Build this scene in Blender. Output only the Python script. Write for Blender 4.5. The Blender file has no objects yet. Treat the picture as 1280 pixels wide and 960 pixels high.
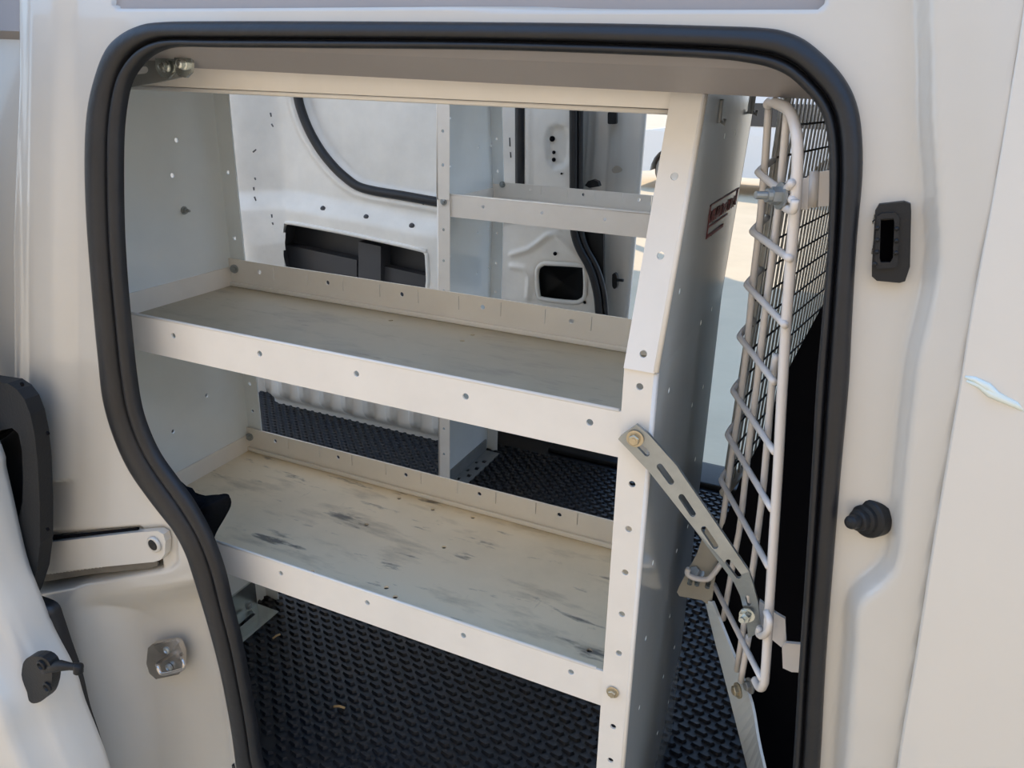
import bpy, bmesh, math, random
import numpy as np
from mathutils import Vector, Matrix
from mathutils.geometry import tessellate_polygon

random.seed(7)
C = bpy.context.scene.collection
# ------------------------------------------------------------------ camera numbers
F = 953.6
YAW, PITCH, ROLL = 0.4140, 0.3775, 0.0334
K = 0.7257            # working unit -> metres
ZG = 2.23             # camera height above the ground, working units
cy, sy, cp, sp = math.cos(YAW), math.sin(YAW), math.cos(PITCH), math.sin(PITCH)
fwd = np.array([-sy*cp, cy*cp, -sp]); rt = np.array([cy, sy, 0.0]); upv = np.cross(rt, fwd)
cr, sr = math.cos(ROLL), math.sin(ROLL)
RX = cr*rt + sr*upv
RD = -(cr*upv - sr*rt)
M3 = np.array([RX, RD, fwd])
CAM = np.array([0.0, -1.0, 0.0])

def ray(x, y):
    return M3.T @ np.array([(x-640)/F, (y-480)/F, 1.0])
def at(x, y, ax, v):
    d = ray(x, y)
    return CAM + d*(v-CAM[ax])/d[ax]
def Yp(x, y, v=0.0): return at(x, y, 1, v)
def onplane(x, y, p0, n):
    d = ray(x, y); p0 = np.array(p0); n = np.array(n)
    return CAM + d*(np.dot(p0-CAM, n)/np.dot(d, n))
def px(P):
    q = M3 @ (np.array(P)-CAM)
    return np.array([640+F*q[0]/q[2], 480+F*q[1]/q[2]])
def W(p):   # working units -> world metres
    return Vector((p[0]*K, p[1]*K, (p[2]+ZG)*K))

def yj(z):  # depth of the door jamb plane: upright below, leaning in towards the roof
    t = max(0.0, (z+0.6)/0.7)
    return -0.065 + 0.085*t*t
def onbody(x, y, dy=0.0):
    yy = -0.05
    for _ in range(12):
        p = at(x, y, 1, yy); yy = yj(p[2]) + dy
    return at(x, y, 1, yy)

# ------------------------------------------------------------------ materials
def mat(name, col, rough=0.5, metal=0.0, coat=0.0, noise=0.0, nscale=8.0, col2=None, spec=0.5, bump=0.0, bscale=60.0):
    m = bpy.data.materials.new(name); m.use_nodes = True
    nt = m.node_tree; b = nt.nodes['Principled BSDF']
    b.inputs['Base Color'].default_value = (*col, 1)
    b.inputs['Roughness'].default_value = rough
    b.inputs['Metallic'].default_value = metal
    b.inputs['Coat Weight'].default_value = coat
    b.inputs['Coat Roughness'].default_value = 0.08
    b.inputs['Specular IOR Level'].default_value = spec
    if noise > 0 or bump > 0:
        g = nt.nodes.new('ShaderNodeNewGeometry')
    if noise > 0:
        n = nt.nodes.new('ShaderNodeTexNoise'); n.inputs['Scale'].default_value = nscale
        n.inputs['Detail'].default_value = 6; n.inputs['Roughness'].default_value = 0.6
        nt.links.new(g.outputs['Position'], n.inputs['Vector'])
        r = nt.nodes.new('ShaderNodeValToRGB')
        r.color_ramp.elements[0].position = 0.35; r.color_ramp.elements[1].position = 0.7
        c2 = col2 if col2 else tuple(c*(1-noise) for c in col)
        r.color_ramp.elements[0].color = (*c2, 1); r.color_ramp.elements[1].color = (*col, 1)
        nt.links.new(n.outputs['Fac'], r.inputs['Fac'])
        nt.links.new(r.outputs['Color'], b.inputs['Base Color'])
    if bump > 0:
        n2 = nt.nodes.new('ShaderNodeTexNoise'); n2.inputs['Scale'].default_value = bscale
        n2.inputs['Detail'].default_value = 3
        nt.links.new(g.outputs['Position'], n2.inputs['Vector'])
        bp = nt.nodes.new('ShaderNodeBump'); bp.inputs['Strength'].default_value = bump
        bp.inputs['Distance'].default_value = 0.004
        nt.links.new(n2.outputs['Fac'], bp.inputs['Height'])
        nt.links.new(bp.outputs['Normal'], b.inputs['Normal'])
    return m

def stained(name, base, layers, rough=0.5):
    """painted steel with layers of (scale xyz, noise scale, lo, hi, colour, amount, offset) worn marks"""
    m = bpy.data.materials.new(name); m.use_nodes = True
    nt = m.node_tree; b = nt.nodes['Principled BSDF']; b.inputs['Roughness'].default_value = rough
    g = nt.nodes.new('ShaderNodeNewGeometry')
    cur = None
    for (sc, ns, lo, hi, col, amt, off, rot) in layers:
        mp = nt.nodes.new('ShaderNodeMapping'); mp.inputs['Scale'].default_value = sc
        mp.inputs['Location'].default_value = off; mp.inputs['Rotation'].default_value = (0, 0, rot)
        nt.links.new(g.outputs['Position'], mp.inputs['Vector'])
        n = nt.nodes.new('ShaderNodeTexNoise'); n.inputs['Scale'].default_value = ns
        n.inputs['Detail'].default_value = 8; n.inputs['Roughness'].default_value = 0.62
        nt.links.new(mp.outputs['Vector'], n.inputs['Vector'])
        r = nt.nodes.new('ShaderNodeMapRange'); r.inputs['From Min'].default_value = lo; r.inputs['From Max'].default_value = hi
        r.inputs['To Max'].default_value = amt; r.clamp = True
        nt.links.new(n.outputs['Fac'], r.inputs['Value'])
        mx = nt.nodes.new('ShaderNodeMix'); mx.data_type = 'RGBA'
        if cur is None: mx.inputs['A'].default_value = (*base, 1)
        else: nt.links.new(cur, mx.inputs['A'])
        mx.inputs['B'].default_value = (*col, 1)
        nt.links.new(r.outputs['Result'], mx.inputs['Factor'])
        cur = mx.outputs['Result']
    nt.links.new(cur, b.inputs['Base Color'])
    return m

MT = {}
MT['paint'] = mat('white_van_paint', (.585, .565, .525), .3, coat=.7, noise=.05, nscale=5)
MT['door_paint'] = mat('white_door_paint', (.67, .645, .60), .3, coat=.6, noise=.03, nscale=4)
MT['inner'] = mat('inner_white_paint', (.84, .80, .735), .38, coat=.2, noise=.14, nscale=7)
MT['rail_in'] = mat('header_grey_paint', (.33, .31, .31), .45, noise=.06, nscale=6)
MT['shelf'] = mat('shelf_off_white_paint', (.80, .765, .71), .38, coat=.15, noise=.06, nscale=14)
MT['panel'] = mat('panel_gloss_sky_tint', (.74, .80, .83), .16, coat=.8, noise=.05, nscale=10)  # bluish tint stands in for sky light on the end panels
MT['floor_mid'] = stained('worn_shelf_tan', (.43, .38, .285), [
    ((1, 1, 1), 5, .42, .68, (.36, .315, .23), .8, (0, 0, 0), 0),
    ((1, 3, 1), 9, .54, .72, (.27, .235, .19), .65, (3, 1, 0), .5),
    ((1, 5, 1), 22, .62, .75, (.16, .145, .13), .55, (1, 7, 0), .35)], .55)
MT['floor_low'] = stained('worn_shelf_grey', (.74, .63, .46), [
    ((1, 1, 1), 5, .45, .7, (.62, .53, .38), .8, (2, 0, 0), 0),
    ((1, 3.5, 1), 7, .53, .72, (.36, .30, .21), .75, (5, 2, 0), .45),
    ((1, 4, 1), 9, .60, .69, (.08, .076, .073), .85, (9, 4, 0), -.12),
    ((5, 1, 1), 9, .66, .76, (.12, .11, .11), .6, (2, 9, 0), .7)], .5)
MT['rubber'] = mat('black_rubber', (.012, .013, .017), .45, noise=.35, nscale=20, bump=.15, bscale=90)
MT['plastic'] = mat('black_plastic', (.010, .011, .013), .5, spec=.35, bump=.12, bscale=250)
MT['grey_plastic'] = mat('dark_grey_plastic', (.05, .05, .055), .5, bump=.1, bscale=200)
MT['mat'] = mat('black_tread_rubber', (.008, .011, .018), .45, noise=.4, nscale=10, col2=(.014, .014, .016))
MT['zinc'] = mat('zinc_plated_steel', (.42, .45, .46), .42, metal=.75, noise=.25, nscale=25)
MT['zinc_dark'] = mat('grey_zinc_plate', (.3, .31, .31), .45, metal=.5, noise=.2, nscale=18)
MT['zinc_bright'] = mat('bright_zinc', (.62, .66, .64), .25, metal=.9, noise=.15, nscale=40)
MT['brass'] = mat('yellow_zinc_bolt', (.58, .5, .36), .35, metal=.8, noise=.2, nscale=60)
MT['chrome'] = mat('striker_steel', (.6, .57, .54), .22, metal=.95, noise=.2, nscale=40)
MT['wire'] = mat('white_coated_wire', (.74, .70, .67), .35, coat=.3, noise=.05, nscale=30)
MT['meshm'] = mat('grey_mesh_steel', (.62, .6, .55), .35, metal=.3, noise=.2, nscale=30)
MT['mesh_row'] = mat('dark_mesh_steel', (.05, .05, .055), .45, metal=.3)
MT['tan'] = mat('beige_painted_plate', (.36, .335, .28), .45, noise=.1, nscale=20)
MT['cloth'] = mat('black_cloth', (.006, .007, .009), .95, spec=.1, bump=.4, bscale=300)
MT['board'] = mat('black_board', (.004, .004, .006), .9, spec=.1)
MT['red'] = mat('dark_red_print', (.17, .012, .018), .5)
MT['ground'] = mat('sandy_concrete', (.58, .455, .30), .85, noise=.12, nscale=1.5, bump=.3, bscale=20)
MT['helper_skin'] = mat('light_helper_beige', (.70, .59, .46), .9, noise=.08, nscale=1.2)  # beige of the added bounce wall and sun blocker
MT['car'] = mat('car_white', (.8, .79, .77), .25, coat=.8)
MT['glass'] = mat('car_glass', (.03, .035, .04), .08, coat=.5)
MT['tyre'] = mat('dusty_tyre', (.22, .2, .175), .7)
MT['alloy'] = mat('alloy_wheel', (.6, .58, .55), .35, metal=.6)
MT['bronze'] = mat('dusty_inner_arch', (.2, .15, .11), .8)
MT['scuff'] = mat('dark_scuff', (.09, .085, .085), .7)
MT['straw'] = mat('dry_straw', (.45, .3, .14), .8)
MT['channel'] = mat('brown_grey_channel', (.16, .15, .135), .5, noise=.3, nscale=30)  # brown-grey for the strip laid along the groove
m = bpy.data.materials.new('added_translucent_roof'); m.use_nodes = True  # sheet made translucent so daylight brightens the interior
nt = m.node_tree; nt.nodes.remove(nt.nodes['Principled BSDF'])
d1 = nt.nodes.new('ShaderNodeBsdfTranslucent'); d1.inputs['Color'].default_value = (.99, .93, .86, 1)
d2 = nt.nodes.new('ShaderNodeBsdfDiffuse'); d2.inputs['Color'].default_value = (.8, .82, .84, 1)
mx = nt.nodes.new('ShaderNodeMixShader'); mx.inputs['Fac'].default_value = .15
nt.links.new(d1.outputs[0], mx.inputs[1]); nt.links.new(d2.outputs[0], mx.inputs[2])
nt.links.new(mx.outputs[0], nt.nodes['Material Output'].inputs['Surface'])
MT['roof_daylight'] = m
MT['beige'] = mat('dirty_sealant', (.38, .33, .27), .6)

# ------------------------------------------------------------------ mesh builder (working units)
class MB:
    def __init__(s): s.v = []; s.f = []; s.m = []; s.sm = []
    def add(s, vs, fs, mi=0, smooth=False):
        o = len(s.v); s.v.extend([tuple(float(c) for c in p) for p in vs])
        for f in fs:
            s.f.append(tuple(i+o for i in f)); s.m.append(mi); s.sm.append(smooth)
    def plate(s, outer, holes, fn, t, mi=0):
        loops = [outer]+list(holes)
        flat = [p for l in loops for p in l]; n = len(flat)
        tris = tessellate_polygon([[Vector((p[0], p[1], 0)) for p in l] for l in loops])
        vs = [fn(p[0], p[1], 0.0) for p in flat]+[fn(p[0], p[1], t) for p in flat]
        fs = [tuple(tr) for tr in tris]+[tuple(i+n for i in reversed(tr)) for tr in tris]
        k = 0
        for l in loops:
            m_ = len(l)
            for i in range(m_):
                a, b = k+i, k+(i+1) % m_
                fs.append((a, b, b+n, a+n))
            k += m_
        s.add(vs, fs, mi)
    def box(s, lo, hi, mi=0, bev=0.0, fn=None):
        bm = bmesh.new(); bmesh.ops.create_cube(bm, size=1.0)
        for v in bm.verts:
            v.co = Vector([lo[i]+(v.co[i]+.5)*(hi[i]-lo[i]) for i in range(3)])
        if bev > 0:
            bmesh.ops.bevel(bm, geom=list(bm.edges), offset=bev, segments=3, affect='EDGES', profile=.6)
        bm.verts.index_update()
        vs = [tuple(v.co) for v in bm.verts]
        if fn: vs = [fn(*p) for p in vs]
        s.add(vs, [tuple(v.index for v in f.verts) for f in bm.faces], mi, bev > 0)
        bm.free()
    def tube(s, path, r, seg=10, closed=False, mi=0, caps=True):
        P = [Vector(p) for p in path]; n = len(P); rs = r if isinstance(r, (list, tuple)) else [r]*n
        tang = []
        for i in range(n):
            a = P[(i-1) % n] if (closed or i > 0) else P[i]
            b = P[(i+1) % n] if (closed or i < n-1) else P[i]
            tang.append((b-a).normalized())
        ref = Vector((0, 0, 1))
        if abs(tang[0].dot(ref)) > .9: ref = Vector((1, 0, 0))
        N = (ref-tang[0]*ref.dot(tang[0])).normalized()
        vs = []
        for i in range(n):
            N = (N-tang[i]*N.dot(tang[i])).normalized(); B = tang[i].cross(N)
            for k in range(seg):
                a = 2*math.pi*k/seg
                vs.append(P[i]+(N*math.cos(a)+B*math.sin(a))*rs[i])
        fs = []
        for i in range(n if closed else n-1):
            j = (i+1) % n
            for k in range(seg):
                l = (k+1) % seg
                fs.append((i*seg+k, i*seg+l, j*seg+l, j*seg+k))
        if caps and not closed:
            fs.append(tuple(range(seg))[::-1]); fs.append(tuple((n-1)*seg+k for k in range(seg)))
        s.add(vs, fs, mi, True)
    def lathe(s, prof, p, axis, seg=20, mi=0, smooth=True):
        A = Vector(axis).normalized(); ref = Vector((0, 0, 1)) if abs(A.z) < .9 else Vector((1, 0, 0))
        U = (ref-A*ref.dot(A)).normalized(); V = A.cross(U); p = Vector(p)
        vs = []
        for (r, h) in prof:
            for k in range(seg):
                a = 2*math.pi*k/seg
                vs.append(p+A*h+(U*math.cos(a)+V*math.sin(a))*r)
        fs = []
        for i in range(len(prof)-1):
            for k in range(seg):
                l = (k+1) % seg
                fs.append((i*seg+k, i*seg+l, (i+1)*seg+l, (i+1)*seg+k))
        fs.append(tuple(range(seg))[::-1]); fs.append(tuple((len(prof)-1)*seg+k for k in range(seg)))
        s.add(vs, fs, mi, smooth)
    def grid(s, P, mi=0, smooth=True, keep=None):
        """P[i][j] points"""
        ni, nj = len(P), len(P[0]); vs = [p for row in P for p in row]; fs = []
        for i in range(ni-1):
            for j in range(nj-1):
                if keep is None or keep[i][j]:
                    fs.append((i*nj+j, i*nj+j+1, (i+1)*nj+j+1, (i+1)*nj+j))
        s.add(vs, fs, mi, smooth)
    def build(s, name, mats, parent=None):
        if not isinstance(mats, (list, tuple)): mats = [mats]
        off = Vector((0, 0, 0))
        q = parent
        while q is not None: off += q.location; q = q.parent
        me = bpy.data.meshes.new(name)
        vs = [tuple(W(p)-off) for p in s.v]
        me.from_pydata(vs, [], s.f)
        for m in mats: me.materials.append(MT[m] if isinstance(m, str) else m)
        me.polygons.foreach_set('material_index', s.m)
        me.polygons.foreach_set('use_smooth', s.sm)
        bm = bmesh.new(); bm.from_mesh(me)
        loose = [v for v in bm.verts if not v.link_faces]
        if loose: bmesh.ops.delete(bm, geom=loose, context='VERTS')
        bmesh.ops.recalc_face_normals(bm, faces=bm.faces)
        bm.to_mesh(me); bm.free(); me.update()
        o = bpy.data.objects.new(name, me); C.objects.link(o)
        if parent is not None: o.parent = parent
        return o

def tag(o, label, cat, group=None):
    o['label'] = label; o['category'] = cat
    if group: o['group'] = group
    return o
def thing(name, label, cat, base, group=None):
    o = bpy.data.objects.new(name, None); C.objects.link(o); o.location = W(base); o.empty_display_size = .05
    return tag(o, label, cat, group)
def struct(o):
    o['kind'] = 'structure'; return o

def circ(x, z, r, n=12): return [(x+r*math.cos(2*math.pi*k/n), z+r*math.sin(2*math.pi*k/n)) for k in range(n)]
def slotp(x, z, w, h): return [(x-w, z-h), (x+w, z-h), (x+w, z+h), (x-w, z+h)]
def capsule(a, b, r, n=6):
    a = Vector(a); b = Vector(b); d = (b-a).normalized(); nrm = Vector((-d.y, d.x)); out = []
    for k in range(n+1):
        t = -math.pi/2+math.pi*k/n; out.append(b+d*math.cos(t)*r+nrm*math.sin(t)*r)
    for k in range(n+1):
        t = math.pi/2+math.pi*k/n; out.append(a+d*math.cos(t)*r+nrm*math.sin(t)*r)
    return [(p.x, p.y) for p in out]
def rrect(x0, y0, x1, y1, r, n=5):
    out = []
    for (cx, cy_, a0) in ((x1-r, y1-r, 0), (x0+r, y1-r, 90), (x0+r, y0+r, 180), (x1-r, y0+r, 270)):
        for k in range(n+1):
            a = math.radians(a0+90*k/n); out.append((cx+r*math.cos(a), cy_+r*math.sin(a)))
    return out
def hexbolt(mb, p, axis, r, mi=0):
    A = Vector(axis).normalized()
    mb.lathe([(r*1.5, 0), (r*1.5, r*.25), (r*1.2, r*.3)], p, A, 20, mi, False)
    mb.lathe([(r, r*.25), (r, r*1.0), (r*.85, r*1.15)], p, A, 6, mi, False)
    mb.lathe([(r*.5, r*1.1), (r*.48, r*1.3)], p, A, 12, mi, False)

def smooth(e0, e1, x):
    t = np.clip((x-e0)/(e1-e0), 0, 1); return t*t*(3-2*t)
def sdline(X, Y, pts):
    """signed distance to an open polyline going down the picture; positive on its right-hand side (screen right)"""
    best = np.full(X.shape, 1e9); sg = np.zeros(X.shape)
    for (a, b) in zip(pts[:-1], pts[1:]):
        ax, ay = a; bx, by = b; dx, dy = bx-ax, by-ay; L2 = dx*dx+dy*dy
        t = np.clip(((X-ax)*dx+(Y-ay)*dy)/L2, 0, 1)
        d = np.hypot(X-ax-t*dx, Y-ay-t*dy); cr_ = (X-ax)*dy-(Y-ay)*dx
        u = d < best-1e-9; best = np.where(u, d, best); sg = np.where(u, np.sign(cr_), sg)
    return best*sg
def inpoly(X, Y, pts):
    c = np.zeros(X.shape, bool); n = len(pts); j = n-1
    for i in range(n):
        xi, yi = pts[i]; xj, yj_ = pts[j]
        c ^= ((yi > Y) != (yj_ > Y)) & (X < (xj-xi)*(Y-yi)/(yj_-yi+1e-12)+xi); j = i
    return c
def sdpoly(X, Y, pts):
    d = np.full(X.shape, 1e9)
    for i in range(len(pts)):
        ax, ay = pts[i]; bx, by = pts[(i+1) % len(pts)]; dx, dy = bx-ax, by-ay
        t = np.clip(((X-ax)*dx+(Y-ay)*dy)/(dx*dx+dy*dy+1e-12), 0, 1)
        d = np.minimum(d, np.hypot(X-ax-t*dx, Y-ay-t*dy))
    return np.where(inpoly(X, Y, pts), d, -d)     # positive inside
def pxgrid(X, Y, Z):
    P = np.stack([X-CAM[0], Y-CAM[1], Z-CAM[2]], -1) @ M3.T
    return 640+F*P[..., 0]/P[..., 2], 480+F*P[..., 1]/P[..., 2]
def catmull(pts, n):
    P = [np.array(p, float) for p in pts]; out = []
    for i in range(len(P)-1):
        p0 = P[max(i-1, 0)]; p1 = P[i]; p2 = P[i+1]; p3 = P[min(i+2, len(P)-1)]
        for k in range(n):
            t = k/n
            out.append(.5*((2*p1)+(-p0+p2)*t+(2*p0-5*p1+4*p2-p3)*t*t+(-p0+3*p1-3*p2+p3)*t**3))
    out.append(P[-1]); return out

# ================================================================== NEAR BODY SIDE
SEAL = [((300,1000),(345,1000)),((294,960),(325,960)),((288,915),(316,905)),((277,855),(306,850)),((265,805),(297,803)),
 ((252,760),(286,760)),((241,725),(277,720)),((230,692),(267,690)),((215,664),(258,668)),((200,645),(246,645)),((182,622),(234,625)),
 ((160,590),(214,598)),((144,557),(196,573)),((132,522),(182,545)),((125,490),(171,512)),((121,450),(164,470)),((117,410),(159,425)),
 ((111,340),(152,350)),((106,270),(148,280)),((104,200),(147,200)),((107,140),(149,150)),((117,95),(156,108)),((130,62),(168,86)),
 ((148,43),(184,70)),((172,31),(205,61)),((200,27),(228,59)),((260,26),(265,60)),((400,26),(400,61)),((600,27),(600,63)),((780,29),(780,69)),
 ((900,32),(895,75)),((950,34),(935,80)),((978,38),(962,86)),((1005,49),(985,97)),((1032,71),(1005,115)),((1055,97),(1020,133)),
 ((1070,127),(1029,153)),((1077,165),(1034,185)),((1078,220),(1035,230)),((1071,300),(1033,305)),((1065,400),(1026,400)),((1061,480),(1019,480)),
 ((1052,580),(1013,590)),((1042,700),(1006,705)),((1032,830),(997,840)),((1025,960),(990,955)),((1016,1060),(981,1060)),((1008,1160),(973,1160))]
SEAL = [((330,1160),(372,1160)),((314,1070),(358,1070))]+SEAL
so = catmull([a for a, b in SEAL], 4); si = catmull([b for a, b in SEAL], 4)
mb = MB(); prof = [(.02, -.016), (0, -.006), (.05, .001), (.16, .006), (.34, .009), (.5, .008), (.58, .004), (.622, -.003), (.64, -.011), (.66, -.011), (.685, -.002),
                   (.75, .004), (.84, .005), (.92, .002), (.97, -.004), (.965, -.016)]
rows = []
for a, b in zip(so, si):
    A = onbody(*a, -.012); B = onbody(*b, -.012); r_ = []
    for (s_, h) in prof:
        p = A+(B-A)*s_; p = p+np.array([0, -h, 0]); r_.append(p)
    rows.append(r_)
mb.grid(rows)
seal_near = tag(mb.build('door_seal', 'rubber'), 'thick black rubber seal framing the open near doorway around the shelving', 'door seal')

midc = [tuple(a+(b-a)*.45) for a, b in zip(so, si)]
xs = np.arange(-1.75, .46, .0055); zs = np.arange(-2.02, .26, .0055)
Xg, Zg = np.meshgrid(xs, zs)
tt = np.clip((Zg+.6)/.7, 0, None); YJ = -.065+.085*tt*tt
U, V = pxgrid(Xg, YJ, Zg)
ridge = [(1146,-300),(1150,0),(1153,75),(1154,150),(1160,235),(1163,320),(1150,390),(1138,440),(1128,520),(1120,600),(1113,680),(1098,707),(1075,727),(1063,750),(1060,800),(1052,900),(1046,1000),(1040,1200)]
gap = [(1318,-300),(1280,0),(1265,100),(1240,250),(1215,385),(1200,480),(1185,570),(1165,690),(1145,820),(1122,960),(1095,1200)]
D = np.zeros(Xg.shape)
dr = sdline(U, V, [tuple(q) for q in catmull(ridge, 5)])
D -= .03*smooth(-8, 13, dr)
D -= .012*smooth(10, 90, dr)*smooth(-100, 200, 600-V)           # outer skin keeps bulging
D += .02*smooth(60, 110, sdline(U, V, [(1090,-200),(1150,0),(1195,60),(1200,110),(1180,170),(1150,240)]))*0
dg_ = sdline(U, V, gap)
D += .012*smooth(-3, 2, dg_)                                      # turn into the shut line
# dished ring round the opening and soft swage along the top
oo = [tuple(p) for p in so]
dseal = -sdpoly(U, V, [tuple(p) for p in so]+[])                # positive outside the seal
# left pillar
D += .02*(1-smooth(-6, 6, sdline(U, V, [(18,-300),(20,100),(12,300),(14,480),(16,640)])))*(V < 640)
D -= .012*smooth(0, 30, U-20)*smooth(0, 30, 100-U)*(V < 600)
# roof channel above the doorway
D += .06*smooth(0, 3.5, sdpoly(U, V, rrect(140, -60, 1032, 8.5, 9)))
# slide slot: groove below the cover, shaded gap above it
groove = [(30,728),(50,722),(120,713),(198,699),(200,711),(130,726),(50,738),(30,742)]
D += .09*smooth(-1, 4, sdpoly(U, V, groove))
gap_up = [(30,676),(64,671),(174,659),(174,662),(64,675),(30,680)]
D += .03*smooth(-1, 2, sdpoly(U, V, gap_up))
padr = [(20,664),(205,655),(222,664),(224,704),(214,714),(20,745)]
D += .006*smooth(0, 5, sdpoly(U, V, padr))
# pressed pocket below the slide rail
pock = [(118,765),(200,752),(238,745),(250,790),(268,880),(285,1010),(290,1100),(150,1100),(150,960),(140,900),(128,840)]
D += .045*smooth(-22, 26, sdpoly(U, V, pock))*1.0+.03*smooth(-40, 50, sdpoly(U, V, pock))
pock2 = [(150,810),(225,790),(246,800),(262,900),(270,1000),(180,1000),(165,900)]
D -= .02*smooth(-20, 20, sdpoly(U, V, [(60,740),(100,735),(150,960),(170,1200),(20,1200),(20,760)]))
keep_c = ~inpoly(U, V, midc)
keep_c &= dg_ < 60
keep_c &= ~inpoly(U, V, [(1097,269),(1121,268),(1120,331),(1096,331)])
Yb = YJ+D
cu = keep_c[:-1, :-1] & keep_c[1:, 1:] & keep_c[:-1, 1:] & keep_c[1:, :-1]
mb = MB()
P = np.stack([Xg, Yb, Zg], -1)
mb.grid(P.tolist(), 0, True, cu.tolist())
# coarse rest of the side: rear quarter, sill, roof flank
mb.box((-3.3, -.10, -1.95), (-1.74, -.06, .3), 0, .01)
mb.box((-1.76, -.06, -2.1), (.3, -.03, -2.0), 0, .01)
mb.box((-3.3, .03, .24), (1.2, .12, .42), 0, .02)
wall_near = struct(mb.build('wall_near', 'paint'))
# header rail inside the doorway: soffit that slopes in and down to the roof side rail
mb = MB()
def rail_pt(x, y_, z): return (x, y_, z)
x0, x1 = -1.6, .16
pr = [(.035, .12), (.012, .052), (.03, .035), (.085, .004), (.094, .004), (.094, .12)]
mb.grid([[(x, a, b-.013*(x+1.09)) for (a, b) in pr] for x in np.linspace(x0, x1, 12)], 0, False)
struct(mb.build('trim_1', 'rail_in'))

# slide rail cover, plug
P0 = lambda x, y, d=0: onbody(x, y, d)
def traced(mb, outline, y0, t, holes=(), mi=0, body=False):
    """a plate standing at depth y0 (or on the jamb), its outline as seen, t thick towards the viewer"""
    n = len(outline)
    if body: fn = lambda u, v, w: onbody(u, v, y0)+np.array([0, -w, 0])
    else: fn = lambda u, v, w: Yp(u, v, y0)+np.array([0, -w, 0])
    mb.plate(outline, holes, fn, t, mi)
mb = MB()
cov = [(20,681),(64,674.5),(172,661.5),(205,659),(212,663),(214.5,672),(213.5,688),(208,695),(200,697.5),(56,712),(20,717)]
traced(mb, cov, .004, .016, body=True)
rail = mb.build('slide_rail', 'paint'); tag(rail, 'white slide rail cover strip with black plug beside the seal', 'slide rail')
mb = MB(); p = onbody(194, 679.5, -.012)
mb.lathe([(.0175, 0), (.0175, .005), (.0125, .007), (.011, .004)], p, (0, -1, 0), 24); mb.build('plug_ring', 'paint', rail)
mb = MB(); mb.lathe([(.012, 0), (.0118, .0074), (.009, .0082), (.004, .006)], p, (0, -1, 0), 20); mb.build('plug', 'plastic', rail)
mb = MB(); traced(mb, [(30,676),(64,670.5),(174,658.6),(174,661.6),(64,674),(30,680)], .002, .004, body=True); mb.build('gap_shade_strip', 'board', rail)  # black strip painted in for the shade of the gap above the cover
mb = MB(); traced(mb, [(30,722),(56,711),(198,697),(199,706),(190,709),(120,716),(50,727),(30,731)], .012, .004, body=True); mb.build('slide_channel', 'channel', rail)

# striker on the lower pillar
sk = thing('door_striker', 'small shiny steel striker plate with looped bar on the lower pillar', 'striker', onbody(211, 822, .04))
dS = .055
mb = MB()
traced(mb, [(190,806),(196,801),(222,796.5),(228,799),(233,812),(233,832),(228,839),(200,845),(192,838),(188,826)], dS, .012, body=True)
mb.build('striker_plate', 'chrome', sk)
mb = MB()
traced(mb, [(194,806),(222,798),(226,802),(213,815),(206,816),(201,814)], dS-.012, .005, body=True)
mb.build('raised_pad', 'chrome', sk)
for q in ((210, 811.5), (212.5, 833)):
    mb = MB(); mb.lathe([(.009, 0), (.009, .006), (.006, .008), (.004, .004)], onbody(*q, dS-.013), (0, -1, 0), 16, 0, False); mb.build('bolt', 'zinc', sk)
mb = MB()
lp = [onbody(197, 830, dS-.01), onbody(197, 832, dS-.035), onbody(200, 840, dS-.04), onbody(206, 842, dS-.04), onbody(226, 837, dS-.04), onbody(230, 832, dS-.04), onbody(228, 822, dS-.03), onbody(226, 819, dS-.01)]
mb.tube(catmull(lp, 5), .0048, 10); mb.build('loop_bar', 'chrome', sk)

# latch catch (right pillar)
lc = thing('latch_catch', 'black plastic latch catch with a deep slot on the right pillar', 'latch', onbody(1114, 345, 0))
mb = MB()
outer = [(1094,262),(1099,253.5),(1130,250),(1138,253),(1138.5,262),(1137,330),(1131,348),(1124,350),(1096,347.5),(1090,342),(1090,330)]
traced(mb, outer, .004, .016, [[(1101,273),(1117,272),(1118,278),(1116,322),(1113,327),(1101,327),(1099.5,322)]], body=True)
mb.build('catch_frame', 'plastic', lc)
mb = MB(); traced(mb, [(1097,268),(1121,268),(1120,331),(1096,331)], .03, .004, body=True); mb.build('slot_floor', 'board', lc)
mb = MB()
traced(mb, [(1096,270),(1102,266),(1119,265),(1124,270),(1122,330),(1118,334),(1097,335),(1093,330)], -.012, .005, [[(1101,273),(1117,272),(1118,278),(1116,322),(1113,327),(1101,327),(1099.5,322)]], body=True)
mb.build('slot_rim', 'plastic', lc)
mb = MB()
for q in [(1096.5,285),(1096.5,300),(1096,315),(1121,286),(1120.5,301),(1120,316),(1093.5,330)]:
    mb.lathe([(.0026, 0), (.0022, .002)], onbody(*q, -.017), (0, -1, 0), 10)
mb.build('rivet_dots', 'plastic', lc)

# rubber bumper
bp_ = thing('rubber_bumper', 'black stepped rubber bumper cone on the right pillar', 'bumper', onbody(1084, 672, 0))
mb = MB()
mb.lathe([(.0245, -.012), (.0245, .003), (.0225, .0055), (.018, .007), (.0175, .012), (.016, .013), (.0135, .014), (.013, .021), (.0115, .023), (.009, .0235), (.0085, .033), (.007, .036), (.003, .038)],
         onbody(1086, 647.5, .0), (-.62, -.78, .06), 40, 0, False)
mb.build('bumper_cone', 'plastic', bp_)

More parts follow.
